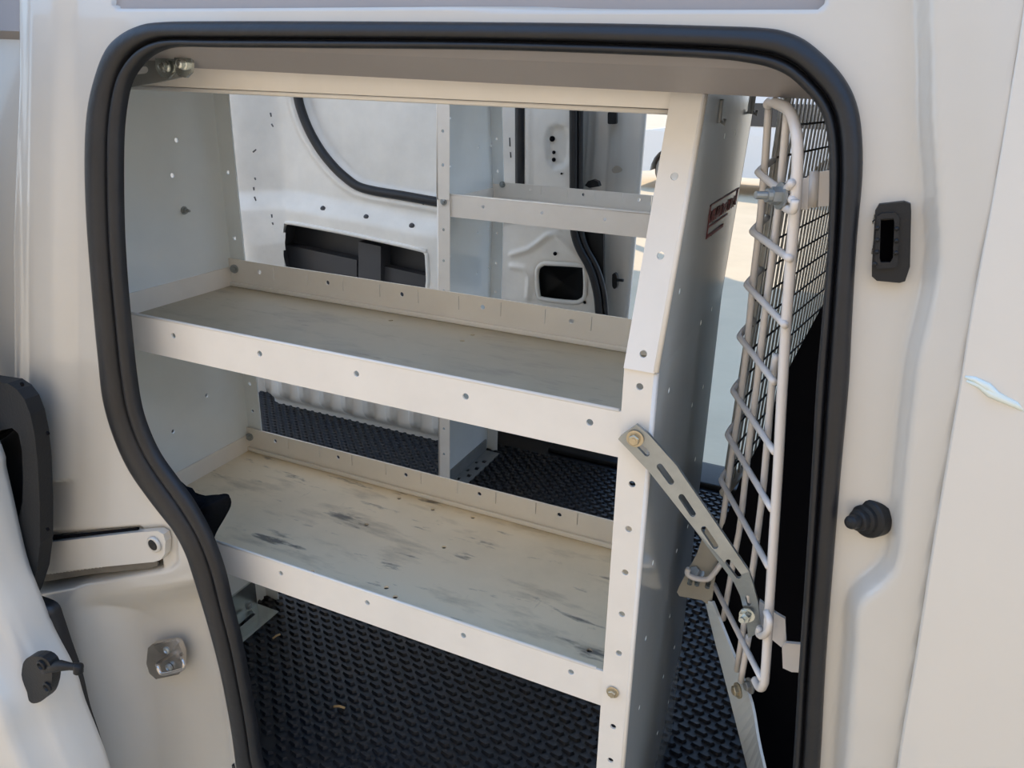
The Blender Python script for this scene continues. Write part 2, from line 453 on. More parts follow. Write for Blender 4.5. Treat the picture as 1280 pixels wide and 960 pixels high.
# front door skin right of the shut line
mb = MB(); rows = []
gl = catmull([(1345,-520)]+gap+[(1062,1450)], 8)
for g_ in gl:
    r_ = []
    for k, (dx, dy) in enumerate([(-4, .0), (-3, -.034), (-1.2, -.043), (1.5, -.044), (40, -.043), (90, -.047), (170, -.05), (280, -.052), (520, -.05), (900, -.045), (1100, -.03)]):
        r_.append(onbody(g_[0]+dx+2, g_[1], dy))
    rows.append(r_)
mb.grid(rows)
fd = mb.build('front_door', 'door_paint'); tag(fd, 'white front door panel beyond the shut line beside the right pillar', 'door')
mb = MB()
for pts in ([(1204,471),(1216,474),(1232,483),(1244,494),(1262,500)], [(1206,476),(1222,482),(1236,492),(1268,506),(1278,514)]):
    mb.tube([onbody(x+2, y, -.0435-.0012*(x-1200)/60) for x, y in pts], [.0015, .003, .0045, .004, .0015], 6)
MT['pale'] = mat('pale_scrape', (.72, .8, .77), .6)
mb.build('paint_scrape', 'pale', fd)

# ------------------------------------------------------------------ near sliding door (leading edge)
sd = thing('sliding_door', 'open near sliding door, white leading edge with black handle trim', 'door', Yp(60, 960, -.2))
edge = [(-120,-80),(-95,150),(-60,430),(-6,560),(0,587),(10,630),(20,675),(30,712),(45,750),(62,792),(88,842),(100,880),(116,920),(131,962),(150,1040),(165,1110),(-400,1110),(-400,430)]
mb = MB()
e2 = catmull(edge[:16], 3)
rows = []
y_e = -.17
for q in e2:
    p = Yp(q[0], q[1], y_e); r_ = []
    for (dx, dy) in [(-.3, .02), (-.02, .02), (-.004, .016), (0, .004), (0, -.02), (-.004, -.06), (-.012, -.075), (-.024, -.085), (-.03, -.12), (-.034, -.135), (-.05, -.143), (-.3, -.143)]:
        r_.append(p+np.array([dx, dy, 0]))
    rows.append(r_)
mb.grid(rows); mb.build('door_edge', 'door_paint', sd)
mb = MB()
outl = [(-60,470),(0,469),(28,473),(40,481),(49,493),(56,511),(61,535),(64.5,570),(66.5,620),(66.5,670),(62,705),(54,730),(44,752),(20,700),(-10,640),(-60,600)]
hole = [(-20,560),(0,545),(8,540),(19,531),(33,528),(41,535),(45,555),(46,590),(45,620),(40,640),(30,652),(17,660),(5,640),(-20,600)]
traced(mb, outl, -.12, .03, [hole])
mb.build('handle_surround', 'plastic', sd)
mb = MB()
hb = [(a*1.0, b) for a, b in hole]
for (a, b) in zip(catmull(hole+[hole[0]], 3)[:-1], [None]*99):
    pass
hc = catmull(hole+[hole[0]], 3)
rows = []
for q in hc:
    c0 = np.array((12, 595.)); q = np.array(q)
    rows.append([Yp(*q, -.145), Yp(*(c0+(q-c0)*.97), -.12), Yp(*(c0+(q-c0)*.9), -.09)])
mb.grid(rows); mb.build('grip_recess', 'plastic', sd)
mb = MB(); traced(mb, [(-40,520),(20,520),(50,530),(50,650),(30,670),(-40,670)], -.085, .004); mb.build('recess_back', 'grey_plastic', sd)
for q in [(28.5,480),(60.5,541),(60.5,661),(24.5,684)]:
    mb = MB(); mb.lathe([(.0042, 0), (.0042, .003), (.002, .0035)], Yp(*q, -.15), (0, -1, 0), 12); mb.build('screw', 'board', sd)
mb = MB()
ws = [(45,748),(66,757),(74,775),(84,805),(93,830),(99,850),(107,885),(117,915),(128,950),(140,990)]
wi = [(38,735),(50,765),(60,790),(75,818),(86,840),(94,862),(101,885),(110,910),(122,945),(134,990)]
rows = []
for a, b in zip(catmull(ws, 4), catmull(wi, 4)):
    A = Yp(*a, -.14); B = Yp(*b, -.155)
    rows.append([A+np.array([0, .012, 0]), A, A+np.array([0, -.012, 0]), (A+B)/2+np.array([0, -.016, 0]), B+np.array([0, -.012, 0]), B+np.array([-.02, 0, 0])])
mb.grid(rows); mb.build('weather_strip', 'rubber', sd)
# roller bracket
mb = MB()
plo = catmull([(40,822),(44,816),(52,813),(64,814),(72,820),(76,830),(76,842),(74,852),(70,862),(62,869),(53,871.5),(47,868),(45,858),(41,848),(38,836),(40,822)], 2)
traced(mb, [tuple(p) for p in plo[:-1]], -.235, .02)
arm = [Yp(52, 838, -.24), Yp(62, 834, -.246), Yp(76, 832, -.246), Yp(88, 833, -.24), Yp(96, 833.5, -.236), Yp(101, 835, -.235)]
mb.tube(arm, [.011, .013, .011, .0075, .0075, .008], 12)
mb.lathe([(.0075, -.008), (.0095, -.006), (.0095, .01), (.0075, .012)], Yp(98, 835, -.236), (0, -.2, -1), 16)
brk = mb.build('roller_bracket', 'plastic', sd)
for q in [(53,831),(60.5,858)]:
    mb = MB(); mb.lathe([(.0115, 0), (.0115, .004), (.008, .006), (.006, .002)], Yp(*q, -.255), (0, -1, 0), 18, 0, False); mb.build('bracket_bolt', 'plastic', brk)

# ================================================================== SHELVING
S = .21
def unit_tray(parent, xl, xr, y0, depth, ztop, h, floor_m, fx0, bx0, zf, zb, floor_holes=(), ticks=True):
    mb = MB(); t = .004
    fh = [circ(x, zf, .0056) for x in np.arange(fx0, xl+.03, -S) if xl+.03 < x < xr-.055]
    lip = [(xl+.004, ztop-h), (xr-.004, ztop-h), (xr-.004, ztop), (xl+.004, ztop)]
    mb.plate(lip, fh, lambda u, v, w: (u, y0+.004+w, v), t)
    mb.tube([(xl+.004, y0+.0065, ztop), (xr-.052, y0+.0065, ztop)], .0032, 8)
    bh = [circ(x, zb, .0056) for x in np.arange(bx0, xl+.03, -S) if xl+.03 < x < xr-.03]
    if ticks:
        for x in np.arange(bx0+.21, xl, -S):
            for d in (.045, .15):
                if xl+.05 < x+d < xr-.03: bh.append(slotp(x+d, zb+.001, .0009, .016))
    yb = y0+depth
    mb.plate([(xl+.004, ztop-h), (xr-.004, ztop-h), (xr-.004, ztop), (xl+.004, ztop)], bh, lambda u, v, w: (u, yb-w, v), t)
    mb.box((xl+.004, yb-.012, ztop-h+.004), (xr-.004, yb-.004, ztop-h+.016), 0, .003)        # pressed foot line
    for xx in (xl+.004, xr-.008):
        mb.plate([(y0+.008, ztop-h), (yb-.004, ztop-h), (yb-.004, ztop-.022), (y0+.008, ztop-.022)], [], lambda u, v, w, xx=xx: (xx+w, u, v), t)
    holes = [circ(a, b, .0058, 10) for a, b in floor_holes]
    mb.plate([(xl+.004, y0+.005), (xr-.004, y0+.005), (xr-.004, yb-.002), (xl+.004, yb-.002)], holes, lambda u, v, w: (u, v, ztop-h+w), t, 1)
    return mb.build('shelf_tray', ['shelf', floor_m], parent)

def end_panel(parent, xw, side, y0, depth, zb, zj, zt, y0t, yct, lean=0.0, flange=.049, post_holes=(), back=True, web_holes=None, back_holes=None):
    """web at xw, flange on the side the shelf is (side=-1 means towards -x)"""
    t = .004
    def sx(z): return xw+lean*max(0.0, zj-z)
    def yfront(z):
        return y0 if z <= zj else y0+(y0t-y0)*(z-zj)/(zt-zj)
    def yback(z):
        return y0+depth if z <= zj else y0+depth+(yct-y0-depth)*(z-zj)/(zt-zj)
    for nm, za, zc in (('end_panel', zb, zj), ('upper_panel', zj, zt)):
        mb = MB(); off = 0.0 if nm == 'end_panel' else -.0035
        hs = [circ(.0245, z, .0054) for z in post_holes if za+.02 < z < zc-.015]
        mb.plate([(0, za), (flange, za), (flange, zc), (0, zc)], hs, lambda u, v, w: (sx(v)+side*u, yfront(v)+off+w, v), t)
        wh = []
        if web_holes is not None:
            wh = [circ(a, b, .0056, 10) for a, b in web_holes if za+.01 < b < zc-.01]
        else:
            for yy in (.085, .30, .40):
                for z in np.arange(zb+.14, zt-.06, .155):
                    if za+.03 < z < zc-.03: wh.append(circ(y0+yy, z+(.05 if yy > .2 else 0), .0048, 8))
        o4 = [(yfront(za)+off, za), (yback(za), za), (yback(zc), zc), (yfront(zc)+off, zc)]
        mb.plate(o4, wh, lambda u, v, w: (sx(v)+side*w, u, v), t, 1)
        # rounded fold between web and flange
        mb.tube([(sx(za)+side*.003, yfront(za)+off+.003, za+.001), (sx(zc)+side*.003, yfront(zc)+off+.003, zc-.001)], .0042, 8)
        if back:
            hb = [circ(.025, z, .005) for z in (np.arange(zb+.12, zt-.05, .118) if back_holes is None else back_holes) if za+.012 < z < zc-.012]
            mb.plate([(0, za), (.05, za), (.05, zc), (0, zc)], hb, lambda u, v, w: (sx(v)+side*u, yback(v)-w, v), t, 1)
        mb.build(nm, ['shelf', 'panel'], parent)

su = thing('shelving_unit', 'large off-white steel shelving unit just inside the near doorway, two worn trays', 'shelving', (-.84, .24, -1.5))
XL, XR = -1.457, -.2165
ph = [-.115, -.219, -.351, -.399, -.48, -.556, -.634, -.713, -.793, -.871, -.9545, -1.028, -1.105, -1.185, -1.265, -1.345, -1.42]
end_panel(su, XR, -1, 0.0, .50, -1.5, -.374, .045, .138, .60, lean=.0205, post_holes=[z for z in ph if z not in (-.48, -.9545)])
end_panel(su, XL, 1, 0.0, .482, -1.5, -.374, .045, .105, .482, lean=0, post_holes=ph,
          web_holes=[at(x, y, 0, XL)[1:] for x, y in ((219,175), (214,219), (257,494), (215,539), (265,494))][:4],
          back_holes=[at(x, y, 1, .482)[2] for x, y in ((285.5,215), (292.5,297), (309.5,478), (312.5,512), (333,750))])
fh_mid = [at(x, y, 2, -.513)[:2] for x, y in [(488.5,399.5),(590.5,417.5),(578,425)]]
fh_low = [at(x, y, 2, -.990)[:2] for x, y in [(499,622),(541,636),(591,646),(458,655),(555,683),(390,713.5),(483,733.5),(494,745),(737,812)]]
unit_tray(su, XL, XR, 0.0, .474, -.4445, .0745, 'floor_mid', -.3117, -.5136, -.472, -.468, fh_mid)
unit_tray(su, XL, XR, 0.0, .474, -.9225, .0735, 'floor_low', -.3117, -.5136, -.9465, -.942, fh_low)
# top tray whose front lip is the beam under the header
mb = MB(); t = .004
mb.plate([(XL+.004, -.035), (XR-.03, -.035), (XR-.03, .042), (XL+.004, .042)], [], lambda u, v, w: (u, .123+w, v), t)
mb.plate([(XL+.004, .123), (XR-.004, .123), (XR-.004, .56), (XL+.004, .56)], [], lambda u, v, w: (u, v, -.033+w), t)
mb.tube([(XL+.004, .125, -.033), (XR-.03, .125, -.033)], .004, 8)
mb.build('top_beam', 'shelf', su)
# bolts
for q, ax, y_, m_, r in (((766,865), (0,-1,0), -.002, 'brass', .0072), ((293,336), (.3,-1,0), .468, 'zinc', .0075), ((312,546), (.3,-1,0), .468, 'zinc', .0075)):
    mb = MB(); hexbolt(mb, Yp(*q, y_), ax, r); mb.build('bolt', m_, su)
mb = MB(); p = at(230, 263, 0, XL+.004)
mb.lathe([(.010, 0), (.010, .002)], p, (1, 0, 0), 16, 0, False); mb.lathe([(.0065, .002), (.0065, .009)], p, (1, 0, 0), 6, 0, False); mb.lathe([(.003, .009), (.003, .018)], p, (1, 0, 0), 10, 0, False)
mb.build('bolt', 'zinc', su)
# foot bracket at the far left foot
mb = MB()
bx = XL+.006
fo = [at(309-10, 807, 2, -1.494)]
mb.plate(rrect(.12, -1.497, .43, -1.405, .012), [circ(.30, -1.445, .006)], lambda u, v, w: (bx+w, u, v), .006)
mb.plate([(.0, .12), (.088, .12), (.088, .43), (.0, .43)], [capsule((.03, .33), (.03, .385), .006), capsule((.055, .22), (.055, .28), .006)],
         lambda u, v, w: (bx+u, v, -1.497+w), .006)
fb = mb.build('foot_bracket', 'zinc_bright', su)
for p, ax in ((at(311, 757, 0, bx+.006), (1, 0, 0)), ((bx+.035, .30, -1.491), (0, 0, 1))):
    mb = MB(); hexbolt(mb, p, ax, .008); mb.build('bolt', 'zinc', fb)
# hook slots near the top of the right panel
for q in ((899, 140), (940, 131)):
    mb = MB(); p = at(q[0], q[1], 0, XR+.0005)
    mb.box((p[0]-.001, p[1]-.006, p[2]-.016), (p[0]+.005, p[1]+.004, p[2]+.018), 0, .002)
    mb.tube([(p[0]+.003, p[1]-.002, p[2]-.012), (p[0]+.01, p[1]-.002, p[2]-.017), (p[0]+.01, p[1]-.002, p[2]-.009)], .0025, 8)
    mb.build('hook_clip', 'zinc_dark', su)
# red label printed on the right panel
mb = MB()
def onR(x, y, d=.0006):
    z = at(x, y, 0, XR)[2]; xx = XR+.0205*max(0, -z-.374)+d
    return at(x, y, 0, xx)
def lab(a, b): # parallelogram corners in label space (0..1,0..1) -> panel
    TL = np.array((888, 256.5)); TR = np.array((924, 234)); BL = np.array((882.5, 297.5)); BR = np.array((916.5, 272.5))
    return onR(*(TL*(1-a)*(1-b)+TR*a*(1-b)+BL*(1-a)*b+BR*a*b))
def lq(a0, b0, a1, b1):
    return [lab(a0, b0), lab(a1, b0), lab(a1, b1), lab(a0, b1)]
def lquad(a0, b0, a1, b1):
    q = lq(a0, b0, a1, b1); q2 = [p+np.array([.0008, 0, 0]) for p in q]
    mb.add(q+q2, [(0, 1, 2, 3), (4, 5, 6, 7), (0, 1, 5, 4), (1, 2, 6, 5), (2, 3, 7, 6), (3, 0, 4, 7)])
lquad(0, 0, 1, .045); lquad(0, 0, .03, .98); lquad(.95, 0, .98, .55); lquad(.0, .93, .62, 1.04); lquad(.02, .66, .72, .72)
for k in range(13):       # worn letters: short strokes of uneven height
    a = .06+k*.069
    lquad(a, .2+.06*random.random(), a+.022, .58)
    if k % 3 != 2: lquad(a, .2+.32*random.random(), a+.058, .3+.28*random.random()+.02)
    if k % 4 == 1: lquad(a+.035, .24, a+.055, .56)
mb.build('printed_label', 'red', su)
# bracket in the top left corner
yb_ = .075
mb = MB()
traced(mb, [(150,112),(150,72),(188,66),(224,75),(228,97),(200,103)], yb_, .006, [capsule((174,88.5), (184,87.5), 4.6)])
tb = mb.build('corner_bracket', 'zinc_dark', su)
mb = MB()
for (cx, cy_, sc, yy) in ((210, 80, 1.0, yb_-.008), (232, 82, .85, yb_-.012)):
    traced(mb, [(cx+a*sc, cy_+b*sc) for a, b in [(-13,-14),(0,-15),(11,-14),(13,-4),(12,10),(4,18),(-6,16),(-12,6)]], yy, .006)
mb.build('clamp_plate', 'zinc_bright', tb)
for q in ((208, 83), (230, 80)):
    mb = MB(); mb.lathe([(.010, 0), (.010, .003), (.0075, .004), (.0075, .012), (.004, .013)], Yp(*q, yb_-.018), (0, -1, 0), 14, 0, False); mb.build('bolt', 'zinc_bright', tb)

# slotted brace
sb = thing('slotted_brace', 'grey slotted steel strap running diagonally from shelf post to wire guard', 'brace', Yp(935, 790, -.012))
mb = MB()
br = [(774,547),(777,543),(797,529),(812,541),(847,580),(852,588),(890,643),(937,712),(942,727),(948,750),(952,786),(947,789),(936,795),(934,775),(926,742),(918,725),(866,655),(814,589)]
def fnb(u, v, w):
    yy = -.012+.05*max(0, (v-715)/80.)
    return Yp(u, v, yy)+np.array([0, -w, 0])
mb.plate(br, [capsule((799,553), (810,565), 3.6), capsule((826,581), (840,600), 3.8), capsule((853,619), (867,640), 3.8), capsule((881,659), (895,680), 3.8), capsule((911,700), (924,717), 3.6), capsule((935,744), (937,752), 2.5)],
         fnb, .006)
mb.build('strap', 'zinc', sb)
mb = MB(); hexbolt(mb, Yp(794, 548, -.019), (0, -1, 0), .0085); mb.build('bolt', 'brass', sb)
mb = MB(); p = Yp(934, 768, .005); mb.lathe([(.0115, 0), (.0115, .003)], p, (0, -1, 0), 18, 0, False); mb.lathe([(.0085, .003), (.0085, .012)], p, (-.3, -1, 0), 6, 0, False); mb.lathe([(.0045, .012), (.0045, .02)], p, (-.3, -1, 0), 10, 0, False)
mb.build('bolt', 'zinc_bright', sb)

# black cloth hanging between the seal and the lower tray
mb = MB()
co = [(196,570),(212,590),(228,603),(243,615),(262,620),(280,617),(287,620),(286,634),(278,650),(268,668),(263,690),(250,690),(230,668),(214,640),(198,600)]
cc = np.array((248., 640.))
rows = []
oc = catmull(co+[co[0]], 3)
for k, q in enumerate(oc):
    q = np.array(q); r_ = []
    for (s_, h) in ((1.0, .0), (.97, .014), (.8, .03), (.55, .04+.008*math.sin(k*.9)), (.28, .042), (.0, .04)):
        w = cc+(q-cc)*s_
        r_.append(Yp(w[0], w[1], .0)+np.array([0, -h*.8+.006*math.sin(w[0]*.2+w[1]*.13), 0]))
    rows.append(r_)
mb.grid(rows)
rows2 = []
for q in oc:
    q = np.array(q)
    rows2.append([Yp(*(cc+(q-cc)*s_), .0)+np.array([0, h*.2, 0]) for s_, h in ((1, 0), (.9, .012), (.5, .02), (0, .02))])
mb.grid(rows2)
tag(mb.build('cloth', 'cloth'), 'crumpled black cloth tucked behind the seal over the lower tray', 'cloth')

# ================================================================== FAR SHELVING UNIT
fu = thing('shelving_unit', 'second white shelving unit against the opposite side of the van', 'shelving', (-.86, 1.5, -1.5))
FX, FR, FY = -1.30, -.45, 1.28
fph = list(np.arange(-.05, -1.45, -.1065))
end_panel(fu, FX, 1, FY, .43, -1.5, -.374, .09, FY, FY+.37, post_holes=fph)
end_panel(fu, FR, -1, FY, .43, -1.5, -.374, .09, FY, FY+.37, post_holes=fph)
unit_tray(fu, FX, FR, FY+.004, .425, -.358, .073, 'shelf', -.711, -.72, -.387, -.377)
unit_tray(fu, FX, FR, FY+.004, .425, -.93, .073, 'shelf', -.711, -.72, -.96, -.95)
mb = MB(); mb.box((FX+.004, FY+.004, .01), (FR-.004, FY+.36, .085), 0, .004); mb.build('top_beam', 'shelf', fu)
mb = MB(); hexbolt(mb, Yp(554.5, 252, FY-.001), (0, -1, 0), .008); mb.build('bolt', 'zinc', fu)
mb = MB(); hexbolt(mb, Yp(628, 230.5, FY+.422), (0, -1, 0), .008); mb.build('bolt', 'zinc', fu)
mb = MB()
mb.plate([(FX+.004, FY+.03), (FX+.075, FY+.03), (FX+.075, FY+.40), (FX+.004, FY+.40)],
         [slotp(FX+.05, FY+y_, .009, .012) for y_ in (.09, .16, .23, .30)]+[slotp(FX+.025, FY+y_, .006, .01) for y_ in (.12, .2, .28)],
         lambda u, v, w: (u, v, -1.497+w), .006)
mb.plate([(FY+.03, -1.497), (FY+.40, -1.497), (FY+.40, -1.44), (FY+.03, -1.44)], [], lambda u, v, w: (FX+.005+w, u, v), .006)
mb.build('foot_bracket', 'zinc_dark', fu)

# ================================================================== PARTITION AND WIRE GUARD
wp = thing('wire_partition', 'white wire guard and steel mesh partition at the front end of the shelving', 'partition', (-.13, .26, -1.0))
R_ = .0052
def yc(z): return .20+.065*min(1, max(0, -(z+.05)/.6))
def gp(x, y, d=0.0):     # on the guard plane: from the corner rod to the near rod
    A = np.array((-.139, .24, -.5)); B = np.array((-.045, .03, -.5)); Tv = np.array((-.078, .03, -.07))-np.array((-.004, .03, -.841))
    n = np.cross(B-A, Tv); n = n/np.linalg.norm(n)
    return onplane(x, y, B+n*d, n)
_n = np.cross(np.array((-.045, .03, -.5))-np.array((-.139, .24, -.5)), np.array((-.078, .03, -.07))-np.array((-.004, .03, -.841)))
sgn = 1 if gp(950, 400, .01)[1] < gp(950, 400, 0)[1] else -1     # +d towards the viewer
def gpf(x, y, d=0.0): return gp(x, y, sgn*d)
# outer frame rod, one bent piece
fr = [(926,852),(935,800)]
mb = MB()
main = catmull([(960,131),(964,127.5),(975,131),(986,138),(993,155),(997,185),(995,240),(989,320),(983,400),(977,500),(972,594),(964,720),(957,835),(954,856),(949,859),(944,850)], 5)
mb.tube([gpf(*q, .004) for q in main], .0069, 12)
mb.build('guard_frame', 'wire', wp)
for pts in ([(961,131),(957,194),(949,287),(942,346),(936,411),(927,490),(917,555),(905,640),(895,706)],
            [(984,140),(976,231),(968,303),(957,387),(945,490),(937,550),(926,650),(919,690),(904,774)],
            [(971,444),(965,480),(955,600),(944,690),(938,730),(921,838)],
            [(936,795),(926,852)]):
    mb = MB(); mb.tube([gpf(*q, -.003) for q in catmull(pts, 3)], R_, 10); mb.build('guard_rod', 'wire', wp)
dirp = np.array((.16, .987, 0))
bars = [((948,216),(993,252),0), ((941,290),(988,324),0), ((934,357),(982,407),0), ((925,422),(968,478),0), ((917,490),(968,565),0), ((910,545),(965,637),0), ((902,602),(961,709),0), ((888,722),(952,849),1)]
for a, b, k in bars:
    A = gpf(*a, .009); B = gpf(*b, .009); mb = MB()
    back = [] if k else [A+dirp*.07+np.array((-.002, 0, .012)), A+dirp*.03+np.array((-.004, 0, .004)), A+dirp*.012+np.array((-.003, 0, .001))]
    mb.tube(catmull(back+[A, A+(B-A)*.15, A+(B-A)*.6, B], 3), R_*.95, 10)
    mb.build('guard_bar', 'wire', wp)
# clamp eye and bolt near the top
mb = MB(); c0 = gpf(978, 246, .012)
loop = [gpf(*q, .012) for q in catmull([(990,228),(984,235),(972,240),(968,247),(974,254),(986,262),(992,262),(994,250)], 3)]
mb.tube(loop, R_, 10); mb.build('clamp_loop', 'wire', wp)
mb = MB(); ax = np.array((-.8, -.5, .02)); p = gpf(977, 245, .016)
mb.lathe([(.0165, 0), (.0165, .003)], p, ax, 20, 0, False); mb.lathe([(.011, .003), (.011, .014)], p, ax, 6, 0, False); mb.lathe([(.0085, .014), (.0085, .02)], p, ax, 12, 0, False); mb.lathe([(.005, .02), (.005, .034)], p, ax, 12, 0, False)
mb.build('bolt', 'zinc', wp)
# upper bracket to the door pillar
mb = MB()
traced(mb, [(982,226),(990,223),(1008,222),(1014,216),(1050,210),(1050,256),(1016,258),(1008,262),(992,260),(982,256)], .035, .006)
mb.build('pillar_bracket', 'wire', wp)
mb = MB(); mb.tube([Yp(1018, 214, .029), Yp(1016, 259, .029)], .006, 8); mb.build('bracket_fold', 'wire', wp)
# lower Z bracket
mb = MB()
zz = [(950,748),(970,764),(982,771),(983.5,800),(977,806),(960,792),(948,776)]
traced(mb, zz, .045, .006)
traced(mb, [(978,806),(983,801),(1004,803),(1014,803),(1013,838),(990,837),(979,832)], .03, .006)
mb.build('offset_bracket', 'wire', wp)
mb = MB(); mb.tube([gpf(*q, .012) for q in catmull([(958,765),(962,775),(960,788),(953,795),(948,792),(950,785)], 3)], R_, 10); mb.build('clamp_loop', 'wire', wp)
# corner plate with U bolt
cpl = MB()
traced(cpl, [(847,738),(849,733),(872,690),(884,655),(897,650),(899,690),(890,752),(884,752.5),(878,748),(850,743)], .262, .006)
cpo = cpl.build('corner_plate', 'tan', wp)
mb = MB(); mb.tube([Yp(*q, .24) for q in catmull([(903,702),(888,722),(876,724),(864,721),(859,716),(861,711)], 3)], R_, 10); mb.build('clamp_loop', 'wire', wp)
for q in ((864,722.5),(873,724),(886,727)):
    mb = MB(); mb.lathe([(.005, 0), (.005, .014)], Yp(*q, .256), (0, -1, -.4), 6, 0, False); mb.build('bolt', 'zinc_bright', cpo)
mb = MB(); hexbolt(mb, Yp(870, 716, .256), (-.2, -.7, .7), .011); mb.build('bolt', 'zinc', cpo)
# lower edge flange
mb = MB()
Lq = catmull([(881,750),(893,800),(906,850),(920,905),(934,960),(950,1025),(975,1120)], 4); Rq = catmull([(890,752),(905,790),(924,838),(939,880),(947,925),(957,970),(978,1060)], 4)
n = len(Lq); rows = []
for i, (a, b) in enumerate(zip(Lq, Rq)):
    s_ = i/(n-1)
    A = Yp(*a, .262-.05*s_); B = Yp(*b, .25-.16*s_); rows.append([A, B, B+np.array([.004, .004, 0]), A+np.array([.004, .004, 0]), A])
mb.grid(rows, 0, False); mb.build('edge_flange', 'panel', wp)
for q, m_ in (((938,857),'zinc_dark'), ((923,863),'brass')):
    mb = MB(); hexbolt(mb, Yp(*q, .17), (-.8, -.6, 0), .0095); mb.build('bolt', m_, wp)
# black lower board
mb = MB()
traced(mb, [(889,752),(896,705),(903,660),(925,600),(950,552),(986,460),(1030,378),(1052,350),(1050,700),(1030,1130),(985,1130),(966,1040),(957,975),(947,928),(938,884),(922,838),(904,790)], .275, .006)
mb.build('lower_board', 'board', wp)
# mesh: upright wires with thin cross rows
mb = MB(); zt_, zb_ = .12, -.68
c0 = np.array((-.132, .27, 0.))
Lm = 1.6
for k in range(64):
    p = c0+dirp*(k*Lm/63)
    mb.tube([(p[0], p[1], zb_), (p[0], p[1], zt_)], .0021, 6)
mb.build('mesh_panel', 'meshm', wp)
mb = MB()
for z in np.arange(zb_, zt_, .045):
    p = c0; q = c0+dirp*Lm
    mb.tube([(p[0]+.004, p[1], z), (q[0]+.004, q[1], z)], .0018, 6)
mb.build('mesh_rows', 'mesh_row', wp)
mb = MB()
mb.tube([c0+np.array((0, 0, zb_)), c0+dirp*Lm+np.array((0, 0, zb_))], .009, 8)
mb.tube([c0+dirp*.01+np.array((0, 0, zb_)), c0+dirp*.01+np.array((0, 0, zt_))], .008, 8)
mb.build('mesh_frame', 'meshm', wp)

# ================================================================== FLOOR
mb = MB()
mb.box((-3.2, .03, -1.56), (.9, 1.93, -1.5), 0); mb.box((-1.1, -.045, -1.56), (.5, .03, -1.5), 0)
a_, b_ = .043, .031
nx = 0
yy = .0
j = 0
while yy < 1.78:
    xx = -2.75 + (.5*a_ if j % 2 else 0)
    while xx < .05:
        w_, l_ = .0095, .017
        th = 0.0
        base = [(-l_, -.002), (-l_*.45, -w_*.6), (l_*.5, -w_), (l_, .001), (l_*.45, w_*.6), (-l_*.5, w_)]
        o = len(mb.v)
        vs = [(xx+p, yy+q, -1.5) for p, q in base]+[(xx+p*.8, yy+q*.6, -1.4915) for p, q in base]
        fs = [(6, 7, 8, 9, 10, 11)]+[(i, (i+1) % 6, 6+(i+1) % 6, 6+i) for i in range(6)]
        if yy > .055 or xx > -1.07: mb.add(vs, fs)
        xx += a_
    yy += b_*.72; j += 1
struct(mb.build('floor', 'mat'))
mb = MB(); mb.box((-.98, -.02, -2.05), (.5, .03, -1.565), 0, .02); struct(mb.build('trim_3', 'paint'))
mb = MB(); mb.box((-1.05, 1.80, -1.5), (.7, 1.98, -1.475), 0, .008); mb.box((-1.1, 1.93, -1.62), (.7, 2.02, -1.49), 0, .01)
struct(mb.build('trim_2', 'plastic'))
for k, (a, b) in enumerate((((417,883),(431,885)), ((341,798),(350,793)))):
    mb = MB(); A = at(*a, 2, -1.488); B = at(*b, 2, -1.488); mb.tube([A, (A+B)/2+np.array((0, .002, .002)), B], .003, 6)
    tag(mb.build('straw', 'straw'), ['single pale straw lying on the black floor mat below the lower tray', 'short orange-brown bit of straw lying near the foot bracket'][k], 'straw')

# ================================================================== FAR SIDE OF THE VAN
FW = 1.90
far_seal = [(717,60),(717,130),(717,180),(717,240),(717,275),(719,295),(725,312),(735,330),(742,348),(747,370),(749,395),(752,440),(760,520),(775,600)]
win = [(369,60),(371,100),(373,124),(379,145),(388,166),(401,188),(417,208),(432,222),(448,233),(470,239),(500,244),(545,252),(600,261),(630,266),(643,262),(649,250),(650,235),(650,60)]
xs = np.arange(-3.25, -.80, .009); zs = np.arange(-1.52, .38, .009)
Xg, Zg = np.meshgrid(xs, zs); Yg = np.full(Xg.shape, FW)
U, V = pxgrid(Xg, Yg, Zg)
D = np.zeros(Xg.shape)
sw = sdpoly(U, V, win)
D += .03*smooth(-2, 9, sw)
D -= .018*(smooth(-16, -10, sw)-smooth(-9, -4, sw))*.6
# belt: sill above the pocket rolls in towards the cabin
belt = [(352,252),(370,258),(404,262),(458,271),(515,282),(560,290),(660,312),(760,330)]
sdb = sdline(V, U, [(b, a) for a, b in belt])        # sign by being below/above
below = np.interp(U, [352, 404, 458, 515, 560, 760], [250, 259, 269, 281, 288, 330])
D -= .05*smooth(-16, 10, V-below)*(1-smooth(545, 640, U))
D -= .12*(1-smooth(-14, 30, U-np.interp(V, [100, 240, 300, 400], [318, 330, 352, 356])))
pocket = [(357,279),(366,279),(440,293),(525,312),(532,316),(534,324),(534,362),(520,372),(430,372),(357,340)]
pocket2 = [(680,329),(726,331.5),(731,336),(731.5,368),(726,376),(716,378),(680,374),(673,368),(671,345),(673,334)]
hole_ = [p for p in pocket]
D += .02*smooth(-5, 2, sdpoly(U, V, pocket2))
anchor = [(688,160),(696,157),(706,160),(711,172),(711,196),(704,208),(692,210),(684,200),(683,172)]
D += .018*smooth(-3, 4, sdpoly(U, V, anchor))
for ln in ([(640,318),(660,312),(672,304),(684,294),(695,292),(712,310),(726,325),(736,345)], [(660,372),(662,345),(655,335),(640,333)]):
    d_ = np.abs(sdline(U, V, ln)); D -= .012*np.exp(-(d_/3.0)**2)
dfar = sdline(U, V, far_seal)
